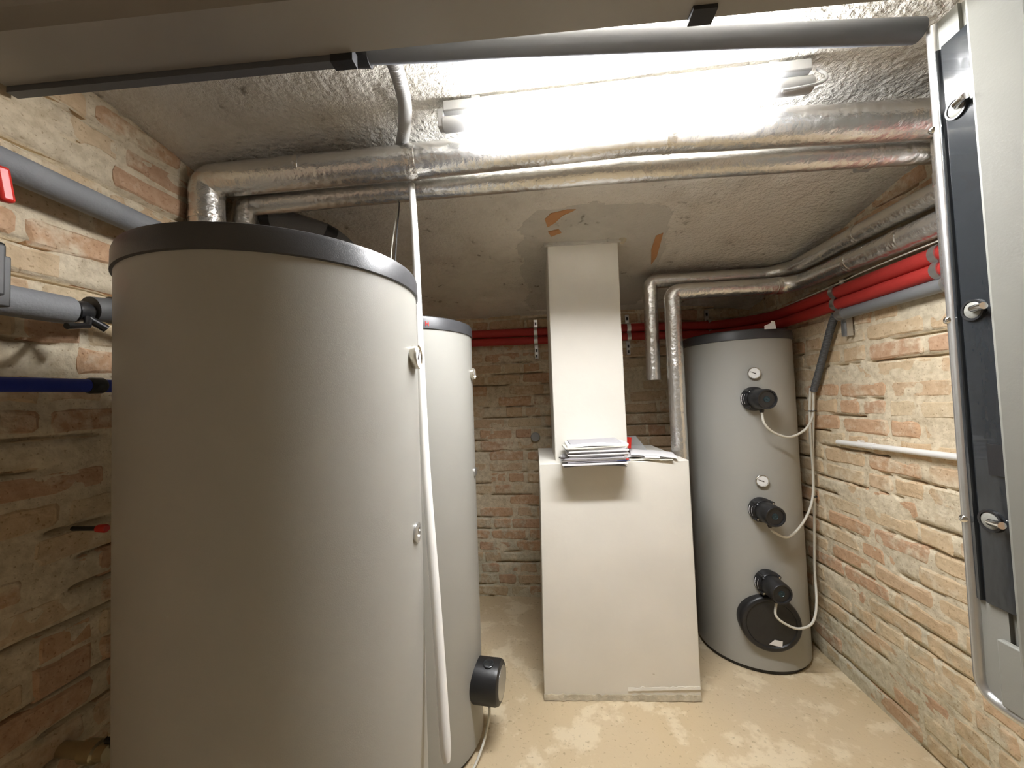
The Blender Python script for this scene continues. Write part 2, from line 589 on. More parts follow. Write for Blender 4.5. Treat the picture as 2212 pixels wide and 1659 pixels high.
def wall(name, label, u0, u1, top, P, bricks_u, seed, tight=1.0):
    """P(u, z, d): point on the wall at run u, height z, d out of the wall. bricks_u: the run in which bricks stand singly"""
    rnd = random.Random(seed)
    rows = int(math.ceil(top / COURSE))
    zlist = []
    for j in range(rows + 1):
        zj = j * COURSE
        zlist += [(zj - .008, j, 0), (zj - .003, j, 1), (zj + .003, j, 1), (zj + .008, j, 0), (zj + .028, j, 0), (zj + .053, j, 0)]
    nu = int((u1 - u0) / .016)
    V, Fc = [], []
    for zz, j, crack in zlist:
        for i in range(nu + 1):
            u = u0 + (u1 - u0) * i / nu
            z = zz + jwob(u, j)
            d = .0015 + .005 * noise.noise(Vector((u * 4, z * 9, seed))) + .004 * noise.noise(Vector((u * 21, z * 30, seed)))
            if crack:
                g = noise.noise(Vector((u * 2.2, j * 9.3, seed + 4))) + .35 * noise.noise(Vector((u * 15, j * 4, seed)))
                if g > .06:
                    d -= min(.034, .010 + .16 * (g - .06))
            V.append(P(u, z, d))
    n = nu + 1
    for k in range(len(zlist) - 1):
        for i in range(nu):
            Fc.append((k * n + i, k * n + i + 1, (k + 1) * n + i + 1, (k + 1) * n + i))
    wo = build(name, (V, Fc), M['mortar'], recenter=False, angle=180)
    tag(wo, label, 'wall', kind='structure')
    # brick outlines shared by the bricks of this wall
    variants = []
    for L in (.265, .265, .265, .265, .128, .128, .128):
        H = .069
        outl = [(-.5, -.22), (-.5, .28), (-.47, .5), (-.12, .5), (.22, .5), (.48, .5), (.5, .2), (.5, -.3), (.47, -.5), (.1, -.5), (-.25, -.5), (-.47, -.5)]
        pts = [((a + rnd.uniform(-.012, .012)) * L, (b + rnd.uniform(-.07, .07)) * H) for a, b in outl]
        k = len(pts)
        V = [(a, b, -.035) for a, b in pts] + [(a, b, -.004 + rnd.uniform(-.002, .002)) for a, b in pts] + \
            [(a * (1 - .011 / (.5 * L)), b * (1 - .008 / (.5 * H)), .0025 + rnd.uniform(-.0015, .0015)) for a, b in pts]
        F2 = []
        for q in (0, 1):
            F2 += [(q * k + i, q * k + (i + 1) % k, (q + 1) * k + (i + 1) % k, (q + 1) * k + i) for i in range(k)]
        F2.append(tuple(2 * k + i for i in range(k)))
        me = bpy.data.meshes.new('brick')
        me.from_pydata(V, [], [f[::-1] for f in F2])
        me.update()
        me.materials.append(M['brick'])
        variants.append((L, me))
    full = [v for v in variants if v[0] > .2]
    half = [v for v in variants if v[0] < .2]
    eu = Vector(P(1, 0, 0)) - Vector(P(0, 0, 0))
    eo = Vector(P(0, 0, 1)) - Vector(P(0, 0, 0))
    ez = Vector((0, 0, 1))
    flip = eu.cross(ez).dot(eo) < 0
    rest = []
    count = 0
    for j in range(rows):
        u = u0 - rnd.uniform(0, .13)
        while u < u1:
            L, me = rnd.choice(full) if rnd.random() < (.72 if j % 2 else .5) else rnd.choice(half)
            uc = u + L / 2 + .005
            zcn = (j + .5) * COURSE + .5 * (jwob(uc, j) + jwob(uc, j + 1))
            d = rnd.uniform(.001, .005) if rnd.random() < .75 else rnd.uniform(-.004, .001)
            m3 = Matrix((eu if not flip else -eu, ez, eo)).transposed()
            rot = m3 @ Matrix.Rotation(rnd.uniform(-.016, .016), 3, 'Z') @ Matrix.Rotation(rnd.uniform(-.03, .03), 3, 'X') @ Matrix.Rotation(rnd.uniform(-.015, .015), 3, 'Y')
            sc = Matrix.Diagonal((rnd.uniform(.96, 1.02), rnd.uniform(.94, 1.06), 1.0))
            mw = Matrix.Translation(P(uc, zcn, d)) @ (rot @ sc).to_4x4()
            inside = bricks_u[0] <= uc <= bricks_u[1] and bricks_u[2] <= zcn <= bricks_u[3]
            if inside and count < 300:
                b = bpy.data.objects.new('brick', me)
                COL.objects.link(b)
                b.parent = wo
                b.matrix_basis = mw
                count += 1
            elif u0 < uc < u1:
                rest.append((me, mw))
            u += L + rnd.uniform(.008, .016)
    if rest:
        V, Fc = [], []
        for me, mw in rest:
            n0 = len(V)
            V += [tuple(mw @ v.co) for v in me.vertices]
            Fc += [tuple(i + n0 for i in p.vertices) for p in me.polygons]
        ro = build('brick_remainder', (V, Fc), M['brick'], wo, smooth=False)
        ro['kind'] = 'stuff'
    return wo


wall('wall_right', 'cream limewashed brick wall on the right with dark open joints', YF, YB, 2.44,
     lambda u, z, d: (XR - d, u, z), (1.0, YB, 0, 2.1), 11)
wall('wall_left', 'old brick wall on the left, limewashed and in shade lower down', YF, YB, 2.44,
     lambda u, z, d: (XL + d, u, z), (.35, 1.55, 0, 2.44), 23)
wall('wall_back', 'dim brick wall at the back behind the tanks', XL, XR, 2.14,
     lambda u, z, d: (u, YB - d, z), (-.62, .95, 0, 2.1), 31)


def front_f(s, t):
    x, z = XL - .1 + s * (XR - XL + .2), t * 2.5
    return (x, YF + .012 * nz(x, z, 7, 6), z)


fw = build('wall_front', grid(60, 50, front_f), M['frontwall'], recenter=False, angle=180)
tag(fw, 'unseen wall behind the viewer, coloured dark to cut bounce light', 'wall', kind='structure')

# cement patch broken into the ceiling round the pillar, with bare ochre spots


def patch_geo(poly, lo, hi, sub=2):
    pts = []
    for (a, b), (c, d) in zip(poly, poly[1:] + poly[:1]):
        for k in range(sub):
            t = k / sub
            x, y = a + (c - a) * t, b + (d - b) * t
            pts.append((x + .012 * nz(x, y, 1, 23), y + .012 * nz(x, y, 6, 23)))
    cx, cy = sum(p[0] for p in pts) / len(pts), sum(p[1] for p in pts) / len(pts)
    rings = [(1.0, hi), (.985, lo), (.8, lo - .002), (.5, lo), (.2, lo)]
    V, Fc = [], []
    n = len(pts)
    for s, dz in rings:
        for x, y in pts:
            xx, yy = cx + (x - cx) * s, cy + (y - cy) * s
            V.append((xx, yy, zc(yy) + dz + (.004 * nz(xx, yy, 4, 9) if s < 1 else 0)))
    for i in range(len(rings) - 1):
        for k in range(n):
            Fc.append((i * n + k, i * n + (k + 1) % n, (i + 1) * n + (k + 1) % n, (i + 1) * n + k))
    Fc.append(tuple((len(rings) - 1) * n + k for k in range(n)))
    return V, Fc


pt = build('cement_patch', patch_geo([(x * 1.0 + (x - .25) * .12, y + (y - 2.25) * .03) for x, y in PX], .004, .012), M['patch'], ceiling, angle=30)
pt['label'] = 'smooth grey cement patch with a broken edge round the pillar head'
for poly in ([(.0, 1.80), (.03, 1.755), (.10, 1.745), (.15, 1.75), (.09, 1.775), (.05, 1.83), (.01, 1.86)],
             [(.02, 1.90), (.06, 1.89), (.08, 1.915), (.03, 1.935)], [(.56, 2.0), (.595, 1.98), (.62, 2.2), (.60, 2.28), (.57, 2.12)]):
    q = build('bare_plaster_spot', patch_geo(poly, .000, .01, 1), M['ochre'], ceiling, angle=30)

# ------------------------------------------------------------------ storage tanks
def polar(c, r, deg, z):
    return Vector((c[0] + r * math.cos(R(deg)), c[1] + r * math.sin(R(deg)), z))


def direction(deg):
    return Vector((math.cos(R(deg)), math.sin(R(deg)), 0))


def gauge(parent, c, r, deg, z, rad=.026, needle=40):
    n = direction(deg)
    p = polar(c, r - .004, deg, z)
    g = build('gauge', lathe(p, n, [(0, rad * .9), (.012, rad), (.019, rad), (.021, rad * .93), (.016, rad * .86)], 32), M['copper'], parent)
    build('dial', lathe(p + n * .0135, n, [(0, rad * .86), (.004, rad * .86)], 28), M['dial'], g)
    a, u, v = frame_of(n)
    d = u * math.cos(R(needle)) + v * math.sin(R(needle))
    e = a.cross(d)
    q = p + n * .0185
    L, wd = rad * .72, rad * .07
    V = [tuple(q - d * L * .35 - e * wd), tuple(q + d * L - e * wd * .3), tuple(q + d * L + e * wd * .3), tuple(q - d * L * .35 + e * wd)]
    V += [tuple(Vector(x) + n * .001) for x in V]
    build('needle', (V, [(0, 3, 2, 1), (4, 5, 6, 7), (0, 1, 5, 4), (1, 2, 6, 5), (2, 3, 7, 6), (3, 0, 4, 7)]), M['needle'], g, smooth=False)
    for k in range(9):
        t = R(-40 + k * 32.5)
        dd = u * math.cos(t) + v * math.sin(t)
        pp = q + dd * rad * .70
    return g


def tank(label, c, r, h, base_lift=.02):
    t = empty('storage_tank', (c[0], c[1], 0))
    tag(t, label, 'tank', 'grey storage tanks with charcoal caps')
    ax = (0, 0, 1)
    build('base_ring', lathe((c[0], c[1], .0), ax, [(0, r - .012), (base_lift, r - .012)], 72), M['black'], t)
    cap_h = .054
    h += .012
    build('jacket', lathe((c[0], c[1], 0), ax, [(base_lift - .004, r - .006), (base_lift, r), (h * .25, r), (h * .5, r), (h * .75, r), (h - cap_h, r), (h - cap_h + .001, r - .01)], 96), M['tank'], t)
    build('cap', lathe((c[0], c[1], h - cap_h), ax, [(0, r + .001), (.002, r + .005), (.040, r + .004), (.049, r + .001), (cap_h, r - .010), (cap_h + .004, r - .06), (cap_h + .005, .02)], 96), M['cap'], t)
    return t


C1, C2, C3 = (-.648, .90), (-.655, 1.694), (1.092, 2.403)
t1 = tank('large grey storage tank nearest the camera, with a white hanging pipe at its right edge', C1, .310, 1.768)
gauge(t1, C1, .310, 4, 1.562, .030, 60)
pg = build('screw_plug', lathe(polar(C1, .306, 3, 1.135), direction(3), [(0, .024), (.008, .024), (.010, .020), (.010, .012), (.005, .011)], 28), M['galv'], t1)
build('plug_core', lathe(polar(C1, .309, 3, 1.135), direction(3), [(0, .0115), (.004, .0115)], 6), M['copper'], pg)

t2 = tank('grey storage tank half hidden behind the nearest tank, with a red letter on its cap', C2, .300, 1.777)
gauge(t2, C2, .300, 1, 1.568, .027, 60)
build('screw_plug', lathe(polar(C2, .297, 2, 1.129), direction(2), [(0, .022), (.008, .022), (.010, .018), (.010, .010)], 24), M['galv'], t2)
# red letter H on the cap, made of three bars bent onto the cap
def cap_bar(a0, a1, z0, z1, c, r):
    V = []
    for d in (0, .0015):
        for k in range(4):
            a = a0 + (a1 - a0) * k / 3
            for z in (z0, z1):
                p = polar(c, r + d, a, z)
                V.append(tuple(p))
    Fc = []
    for k in range(3):
        i = k * 2
        Fc += [(i, i + 1, i + 3, i + 2), (8 + i, 8 + i + 2, 8 + i + 3, 8 + i + 1), (i, i + 2, 10 + i, 8 + i), (i + 1, 9 + i, 11 + i, i + 3)]
    Fc += [(0, 8, 9, 1), (6, 7, 15, 14)]
    return V, Fc


cl = build('letter', join(cap_bar(-54.4, -53.7, 1.746, 1.763, C2, .3045), cap_bar(-52.4, -51.7, 1.746, 1.763, C2, .3045), cap_bar(-53.8, -52.3, 1.753, 1.757, C2, .3045)), M['redprint'], t2, smooth=False)
cl['label'] = 'red letter H on the charcoal cap'
# big screw-in heater low on the second tank
hn = direction(-7)
hp = polar(C2, .285, -7, .262)
hb = build('immersion_heater', lathe(hp, hn, [(0, .084), (.10, .084), (.112, .080), (.118, .070), (.118, .050)], 48), M['black'], t2)
build('face_plate', lathe(hp + hn * .116, hn, [(0, .062), (.003, .062)], 40), M['galv'], hb)
build('thermostat_knob', lathe(hp + hn * .066 + Vector((0, -.018, .078)), (0, -.25, 1), [(0, .022), (.008, .022), (.010, .019)], 28), M['blackgloss'], hb)
build('cable_gland', lathe(hp + hn * .06 + Vector((0, 0, -.080)), (0, 0, -1), [(0, .013), (.016, .012), (.02, .008), (.028, .006)], 20), M['conduit'], hb)
gl = hp + hn * .06 + Vector((0, 0, -.106))

t3 = tank('grey storage tank in the right corner with three black heaters and a round hatch', C3, .279, 1.760, .022)
gauge(t3, C3, .279, -98, 1.538, .031, 155)
gauge(t3, C3, .279, -96.5, .982, .031, 160)
GL3 = []
for z, deg, tilt in ((1.405, -100, -.02), (.835, -99, -.03), (.470, -97.5, -.05)):
    p = polar(C3, .274, deg, z)
    n = Vector((0.06, -1, tilt)).normalized()
    a, u, v = frame_of(n)
    he = build('heater', lathe(p + n * .0, n, [(0, .050), (.045, .050), (.048, .052), (.125, .050), (.130, .047), (.128, .041), (.122, .040), (.122, .015)], 40), M['black'], t3)
    build('collar', lathe(p, n, [(0, .062), (.024, .062), (.030, .057), (.034, .057), (.040, .052)], 40), M['black'], he)
    build('dial_button', lathe(p + n * .120, n, [(0, .015), (.004, .015), (.0045, .012), (.003, .011), (.003, .004), (.005, .003)], 24), M['bluedial'], he)
    for k, t in enumerate((45, 135, 225, 315)):
        d = u * math.cos(R(t)) + v * math.sin(R(t))
        q = p + d * .056
        lug = build('lug', tube([q + n * .006, q + n * .046], .0095, 12), M['black'], he)
        build('screw', lathe(q + n * .045, n, [(0, .0045), (.003, .004)], 10), M['chrome'], he)
    # white rating sticker on the left flank of the collar
    V = []
    for dd in (.009, .0295):
        for k in range(6):
            t = R(180 - 24 + 48 * k / 5)
            s = -1 if u.x > 0 else 1
            rr = .0628 if dd < .02 else .0590
            V.append(tuple(p + n * dd + (u * -s * math.cos(t) + v * math.sin(t)) * rr))
    V2 = [tuple(Vector(x) * 1.0) for x in V]
    build('rating_sticker', (V2, [(k, k + 1, 7 + k, 6 + k) for k in range(5)]), M['paper'], he)
    g0 = p + n * .075 + Vector((0, 0, -.048))
    build('cable_gland', lathe(g0, (0, 0, -1), [(0, .012), (.012, .011), (.020, .008)], 18), M['black'], he)
    GL3.append(g0 + Vector((0, 0, -.018)))
fn = direction(-97)
fp = polar(C3, .238, -97, .268)
fl = build('inspection_hatch', lathe(fp, fn, [(0, .140), (.055, .140), (.066, .136), (.071, .128), (.070, .116), (.064, .112), (.064, .02)], 64), M['black'], t3)
a, u, v = frame_of(fn)
sx = u if u.x > 0 else -u
sp = fp + fn * .0665 + Vector((0, 0, -.088)) + sx * .018
V = [sp + sx * -.034 + Vector((0, 0, -.010)), sp + sx * .024 + Vector((0, 0, -.020)), sp + sx * .028 + Vector((0, 0, .010)), sp + sx * -.008 + Vector((0, 0, .014))]
V = [tuple(x) for x in V] + [tuple(x + fn * .0008) for x in V]
build('sticker', (V, [(0, 1, 2, 3), (4, 7, 6, 5), (0, 4, 5, 1), (1, 5, 6, 2), (2, 6, 7, 3), (3, 7, 4, 0)]), M['paper'], fl, smooth=False)

# torn white paper tag on the corner tank's cap
V = [(1.108, 2.10, 1.762), (1.168, 2.106, 1.762), (1.166, 2.112, 1.802), (1.150, 2.110, 1.806), (1.142, 2.108, 1.793), (1.110, 2.104, 1.780)]
V = V + [(x, y + .0015, z) for x, y, z in V]
n = 6
tg = build('paper_tag', (V, [tuple(range(n)), tuple(range(n, 2 * n))[::-1]] + [(i, n + i, n + (i + 1) % n, (i + 1) % n) for i in range(n)]), M['paper'], smooth=False)
tag(tg, 'torn white paper tag standing on the cap of the corner tank', 'paper')

# ------------------------------------------------------------------ white pillar on its block
BR = math.atan2(1.946 - 1.911, .649 + .095)
bx, by = Vector((math.cos(BR), math.sin(BR), 0)), Vector((-math.sin(BR), math.cos(BR), 0))
PO = Vector((-.093, 1.914, 0))
BW, BD, BH = .742, .60, 1.124


def pil(u, v, z):
    return tuple(PO + bx * u + by * v + Vector((0, 0, z)))


pillar = empty('boxed_pillar', tuple(PO + bx * BW / 2 + by * BD / 2))
tag(pillar, 'white plastered pillar rising from a wide white block to the ceiling', 'pillar')


def pbox(u0, u1, v0, v1, z0, z1, nx, nz_, amp, taper=0.0):
    V, Fc = [], []
    rim = [(u0 + (u1 - u0) * i / nx, v0) for i in range(nx)] + [(u1, v0 + (v1 - v0) * i / nx) for i in range(nx)] + \
          [(u1 - (u1 - u0) * i / nx, v1) for i in range(nx)] + [(u0, v1 - (v1 - v0) * i / nx) for i in range(nx)]
    m = len(rim)
    for k in range(nz_ + 1):
        z = z0 + (z1 - z0) * k / nz_
        for a, b in rim:
            f = amp * nz(a, b, z, 5)
            sh = taper * (1 - k / nz_)
            V.append(pil(a + f + (-sh if a < (u0 + u1) / 2 else sh * .0), b + f, z))
    for k in range(nz_):
        for i in range(m):
            Fc.append((k * m + i, k * m + (i + 1) % m, (k + 1) * m + (i + 1) % m, (k + 1) * m + i))
    Fc.append(tuple(range(m))[::-1])
    Fc.append(tuple(nz_ * m + i for i in range(m)))
    return V, Fc


build('base_block', pbox(0.02, BW, 0, BD, 0, BH, 8, 12, .004, .02), M['plaster'], pillar, angle=35, bevel=.004)
build('shaft', pbox(.105, .470, .082, .46, BH - .005, 2.315, 8, 14, .003), M['plaster'], pillar, angle=35, bevel=.004)
# rough skirting of old plaster at the foot and crumbled collar at the head
def crumb(u0, u1, v, z0, z1, depth, n, seed, slope=0.0):
    V = []
    for i in range(n + 1):
        u = u0 + (u1 - u0) * i / n
        e = .010 * noise.noise(Vector((i * .9, seed, 0)))
        V += [pil(u, v + .01, z0), pil(u, v - depth * (1 + .5 * noise.noise(Vector((i * .7, 3, seed)))), z0 + slope * i / n),
              pil(u, v - depth * .4, z1 + e + slope * i / n), pil(u, v + .01, z1 + e + slope * i / n)]
    Fc = []
    for i in range(n):
        for k in range(4):
            k2 = (k + 1) % 4
            Fc.append((i * 4 + k, i * 4 + k2, (i + 1) * 4 + k2, (i + 1) * 4 + k))
    Fc += [(0, 1, 2, 3), tuple(n * 4 + k for k in (3, 2, 1, 0))]
    return V, Fc


build('plaster_skirt', crumb(.0, BW - .004, -.001, .0, .022, .012, 40, 2), M['rawplaster'], pillar, angle=25)
build('plaster_ridge', crumb(.40, BW - .004, -.0005, .040, .052, .004, 24, 5, .008), M['plaster'], pillar, angle=25)
build('head_collar', crumb(.09, .485, .083, 2.240, 2.30, .014, 30, 8), M['patch'], pillar, angle=25)
build('plaster_lump', lathe(pil(.495, .085, 2.262), (0, -.3, -1), [(0, .026), (.016, .02), (.026, .010)], 9), M['rawplaster'], pillar, angle=25)
sb = build('pipe_stub', tube([pil(.462, .40, 1.353), pil(.50, .40, 1.353), pil(.535, .40, 1.352)], .017, 14, rfun=lambda i: (.015, .019, .016)[i]), M['plaster'], pillar)
for (uu, zz, ln) in ((.52, .115, .02),):
    build('scuff', crumb(uu, uu + ln * .5, 0.001, zz, zz + ln * .4, .0012, 4, zz), M['rawplaster'], pillar)

# ------------------------------------------------------------------ letters and papers on the block
def sheet(c, wd, dp, th, rz, wave, seed, tilt=0.0, curl=0.0, tiltx=0.0):
    nx, ny = 10, 4
    m = Matrix.Rotation(rz, 3, 'Z') @ Matrix.Rotation(tilt, 3, 'Y') @ Matrix.Rotation(tiltx, 3, 'X')
    V = []
    for s in (0, 1):
        for j in range(ny + 1):
            for i in range(nx + 1):
                x, y = (i / nx - .5), (j / ny - .5)
                z = s * th + wave * noise.noise(Vector((x * 3, y * 2, seed))) + curl * (x * 2) ** 2 * (1 if x > 0 else .5)
                V.append(tuple(Vector(c) + m @ Vector((x * wd, y * dp, z))))
    k = (nx + 1) * (ny + 1)
    Fc = []
    for j in range(ny):
        for i in range(nx):
            a = j * (nx + 1) + i
            Fc.append((a, a + nx + 1, a + nx + 2, a + 1))
            Fc.append((k + a, k + a + 1, k + a + nx + 2, k + a + nx + 1))
    edge = [i for i in range(nx + 1)] + [j * (nx + 1) + nx for j in range(1, ny + 1)] + [ny * (nx + 1) + i for i in range(nx - 1, -1, -1)] + [j * (nx + 1) for j in range(ny - 1, 0, -1)]
    for a, b in zip(edge, edge[1:] + edge[:1]):
        Fc.append((a, b, k + b, k + a))
    return V, Fc


ORD = ['lowest', 'second', 'third', 'fourth', 'fifth', 'sixth', 'seventh', 'eighth', 'ninth', 'tenth', 'eleventh', 'twelfth']
z = BH + .0015
rnd = random.Random(4)
spec = [('papergrey', .29, .004, 'grey flyer, the lowest sheet of the letter stack, sagging over the block edge'),
        ('paper', .30, .008, 'long white envelope just above the sagging grey flyer'),
        ('paperlilac', .292, .007, 'pale envelope with a blue corner near the bottom of the stack'),
        ('paper', .30, .008, 'white envelope with a red printed corner low in the stack'),
        ('papergrey', .285, .006, 'grey folded leaflet with a dark left corner low in the stack'),
        ('paper', .272, .009, 'thick white envelope below the middle of the letter stack'),
        ('paper', .28, .007, 'white envelope at the middle of the letter stack'),
        ('paperlilac', .27, .006, 'lilac-grey envelope just above the middle of the stack'),
        ('paper', .276, .008, 'white envelope two below the cream one in the stack'),
        ('paper', .27, .007, 'white envelope right beneath the cream one in the stack'),
        ('papercream', .29, .006, 'cream envelope near the top of the letter stack'),
        ('paper', .282, .010, 'crumpled white envelope second from the top of the stack'),
        ('papergrey', .24, .004, 'grey card lying on top of the letter stack')]
cen = PO + bx * .285 + by * .0
for i, (mt, wd, th, lab) in enumerate(spec):
    dp = .17 if i else .15
    th -= .0012
    cx = cen + bx * rnd.uniform(-.013, .013) + by * (rnd.uniform(-.014, .010) - .012)
    if i == 12:
        cx = cen + bx * .004 + by * .02
    g = sheet((cx.x, cx.y, z), wd, dp, th, BR + rnd.uniform(-.035, .035), .0025 if i not in (11,) else .006, i * 3.3,
              tilt=-.012 if i < 10 else -.02, tiltx=.05 if i == 12 else 0.0, curl=-.010 if i == 0 else .001)
    o = build('envelope' if 'envelope' in lab else ('card' if 'card' in lab else 'leaflet'), g, M[mt], angle=30)
    tag(o, lab, 'envelope' if 'envelope' in lab else 'paper', 'letters stacked on the white block')
    if 'blue corner' in lab:
        q = build('blue_print', sheet((cx.x + .118, cx.y - .065, z + .0052), .055, .045, .0022, BR - .1, .001, 2), M['paperblue'], o)
    if 'red printed' in lab:
        q = build('red_print', sheet((cx.x - .09, cx.y - .075, z + .0062), .07, .025, .0022, BR, .001, 2), M['paperred'], o)
        q = build('red_print', sheet((cx.x + .146, cx.y - .062, z + .002), .012, .05, .006, BR + .2, .001, 2), M['paperred'], o)
    if 'dark left' in lab:
        q = build('dark_print', sheet((cx.x - .135, cx.y - .068, z + .002), .045, .04, .0045, BR + .25, .002, 2, tilt=.12), M['needle'], o)
    z += th + .0024

def pp(u, v, z):
    p = PO + bx * u + by * v
    return (p.x, p.y, z)


o = build('folded_letter', sheet(pp(.575, .10, BH + .003), .20, .21, .003, BR - .12, .004, 51), M['papercream'], angle=30)
tag(o, 'cream folded letter under the loose papers on the right of the block', 'paper', 'loose papers on the white block')
o = build('letter_sheet', sheet(pp(.560, .13, BH + .012), .21, .20, .002, BR - .32, .006, 57, tilt=-.02), M['paper'], angle=30)
tag(o, 'white letter lying between the cream letter and the top sheet', 'paper', 'loose papers on the white block')
o = build('letter_sheet', sheet(pp(.600, .105, BH + .022), .215, .20, .0025, BR - .22, .005, 64, tilt=.06, curl=-.006), M['paper'], angle=30)
tag(o, 'pale letter on top of the loose papers at the right of the block', 'paper', 'loose papers on the white block')
fold = build('rolled_edge', tube([pp(.53, -.005, BH + .020), pp(.60, -.012, BH + .016)], .0055, 10), M['paper'], o)
o = build('plastic_sleeve', sheet(pp(.54, .28, BH + .05), .12, .16, .0015, BR + .2, .006, 71, tiltx=.45), M['sleeve'], angle=30)
tag(o, 'clear plastic sleeve leaning behind the loose papers', 'plastic sleeve')
o = build('red_card', sheet(pp(.498, .215, BH + .065), .05, .10, .002, BR - .3, .003, 75, tiltx=.5), M['redplastic'], angle=30)
tag(o, 'small red card between the pillar and the plastic sleeve', 'card')

# ------------------------------------------------------------------ foil-wrapped pipes
def foil_pipe(name, path, r, label, joints=(), fil=None):
    P = resample(fillet(path, fil or r * 1.0, 5), .06)
    g = tube(P, r, 28)
    V = []
    for p in g[0]:
        d = .0022 * noise.noise(Vector(p) * 9) + .0012 * noise.noise(Vector(p) * 30)
        V.append((p[0] + d, p[1] + d, p[2] + d))
    o = build(name, (V, g[1]), M['foil'])
    tag(o, label, 'pipe', 'foil-wrapped pipes')
    for a, b in joints:
        a, b = Vector(a), Vector(b)
        t = tube(resample([a, b], .008), r + .0025, 24, rfun=lambda i: r + .0022 + .0025 * noise.noise(Vector((i * 1.7, a.x * 5, a.z * 3))))
        build('tape_joint', t, M['foil_tape'], o)
    return o


P1Y, P1Z, P2Y, P2Z = 1.275, 2.293, 1.41, 2.276
foil_pipe('foil_pipe', [(-1.238, P1Y, .3), (-1.238, P1Y, P1Z + .001), (-.45, P1Y, P1Z - .005), (.35, P1Y, P1Z + .005), (1.40, P1Y, P1Z - .045)], .056,
          'thick foil-wrapped pipe right behind the lit lamp, elbowing down behind the nearest tank',
          [((-.47, P1Y, P1Z - .004), (-.43, P1Y, P1Z - .004)), ((-.86, P1Y, P1Z + .004), (-.845, P1Y, P1Z + .004)), ((.40, P1Y, P1Z + .003), (.43, P1Y, P1Z + .002)), ((-1.238, P1Y, 2.14), (-1.238, P1Y, 2.16))])
foil_pipe('foil_pipe', [(-1.205, P2Y, .3), (-1.205, P2Y, P2Z - .002), (.2, P2Y, P2Z - .004), (1.40, P2Y, P2Z - .038)], .045,
          'foil-wrapped pipe running behind and below the thicker one across the ceiling',
          [((-.66, P2Y, P2Z + .002), (-.64, P2Y, P2Z + .002)), ((.37, P2Y, P2Z - .008), (.385, P2Y, P2Z - .008)), ((1.10, P2Y, P2Z - .03), (1.13, P2Y, P2Z - .03))])
foil_pipe('foil_pipe', [(1.222, P1Y, 2.20), (1.222, P1Y, 1.74), (1.222, 1.0, 1.74)], .030,
          'thin foil-wrapped branch dropping behind the edge of the metal cabinet', [((1.222, P1Y, 2.06), (1.222, P1Y, 2.10))])
foil_pipe('foil_pipe', [(.600, 2.33, 1.531), (.606, 2.33, 2.112), (1.265, 2.33, 2.112), (1.345, 2.24, 2.112), (1.345, .992, 2.098)], .040,
          'foil-wrapped pipe with a cut lower end, upper one above the corner tank',
          [((1.345, 1.80, 2.108), (1.345, 1.77, 2.108)), ((1.24, 2.33, 2.112), (1.262, 2.33, 2.112))])
foil_pipe('foil_pipe', [(.705, 2.262, .05), (.702, 2.25, 2.022), (1.305, 2.25, 2.022), (1.362, 2.18, 2.02), (1.362, .992, 1.994)], .045,
          'foil-wrapped pipe dropping behind the white block, lower one above the corner tank',
          [((.702, 2.252, 1.60), (.702, 2.252, 1.62)), ((1.255, 2.25, 2.022), (1.29, 2.25, 2.022)), ((1.362, 1.86, 2.013), (1.362, 1.84, 2.013)), ((1.362, 1.62, 2.008), (1.362, 1.585, 2.007)), ((.7045, 2.259, .45), (.7045, 2.259, .47))])

# ------------------------------------------------------------------ red, blue and grey pipes
def pipe(name, path, r, m, label, cat='pipe', group=None, fil=.05, seg=22):
    o = build(name, tube(resample(fillet(path, fil, 6), .08), r, seg), m)
    return tag(o, label, cat, group)


RX = 1.372
pipe('red_pipe', [(-1.22, 2.815, 1.945), (.8, 2.815, 1.925), (1.17, 2.815, 1.912), (RX, 2.50, 1.895), (RX, .992, 1.906)], .030, M['red'],
     'upper of the two red insulated pipes along the back and right walls', group='red insulated pipes', fil=.12)
pipe('red_pipe', [(-1.22, 2.815, 1.883), (.8, 2.815, 1.863), (1.17, 2.815, 1.852), (RX, 2.50, 1.838), (RX, .992, 1.850)], .028, M['red'],
     'lower of the two red insulated pipes along the back and right walls', group='red insulated pipes', fil=.12)
gp = pipe('grey_pipe', [(1.382, 1.965, 1.793), (1.382, .992, 1.799)], .026, M['greypipe'], 'straight grey pipe under the red pipes on the right wall')
build('socket_rim', ring((1.382, 1.965, 1.793), (0, 1, 0), .021, .030, .012), M['galv'], gp)
build('pipe_mouth', lathe((1.382, 1.968, 1.793), (0, 1, 0), [(0, .021), (.004, .021)], 20), M['greyend'], gp)
# thin pale wire resting on the upper red pipe
wi = build('thin_wire', tube(spline([(RX - .01, 2.35, 1.928), (RX - .012, 2.15, 1.930), (RX - .012, 1.95, 1.935), (RX - .01, 1.82, 1.943), (RX - .01, 1.65, 1.946), (RX - .01, 1.4, 1.946), (RX - .01, 1.1, 1.945)], 6), .003, 8), M['papercream'])
tag(wi, 'thin pale wire lying along the top of the upper red pipe', 'wire')


def clamp(name, rings, axis, strut, label):
    o = build(name, box(*strut), M['galv'], smooth=False)
    tag(o, label, 'pipe clamp', 'galvanised pipe clamps')
    for c, r in rings:
        build('clamp_ring', ring(c, axis, r + .0005, r + .005, .026), M['galv'], o)
    return o


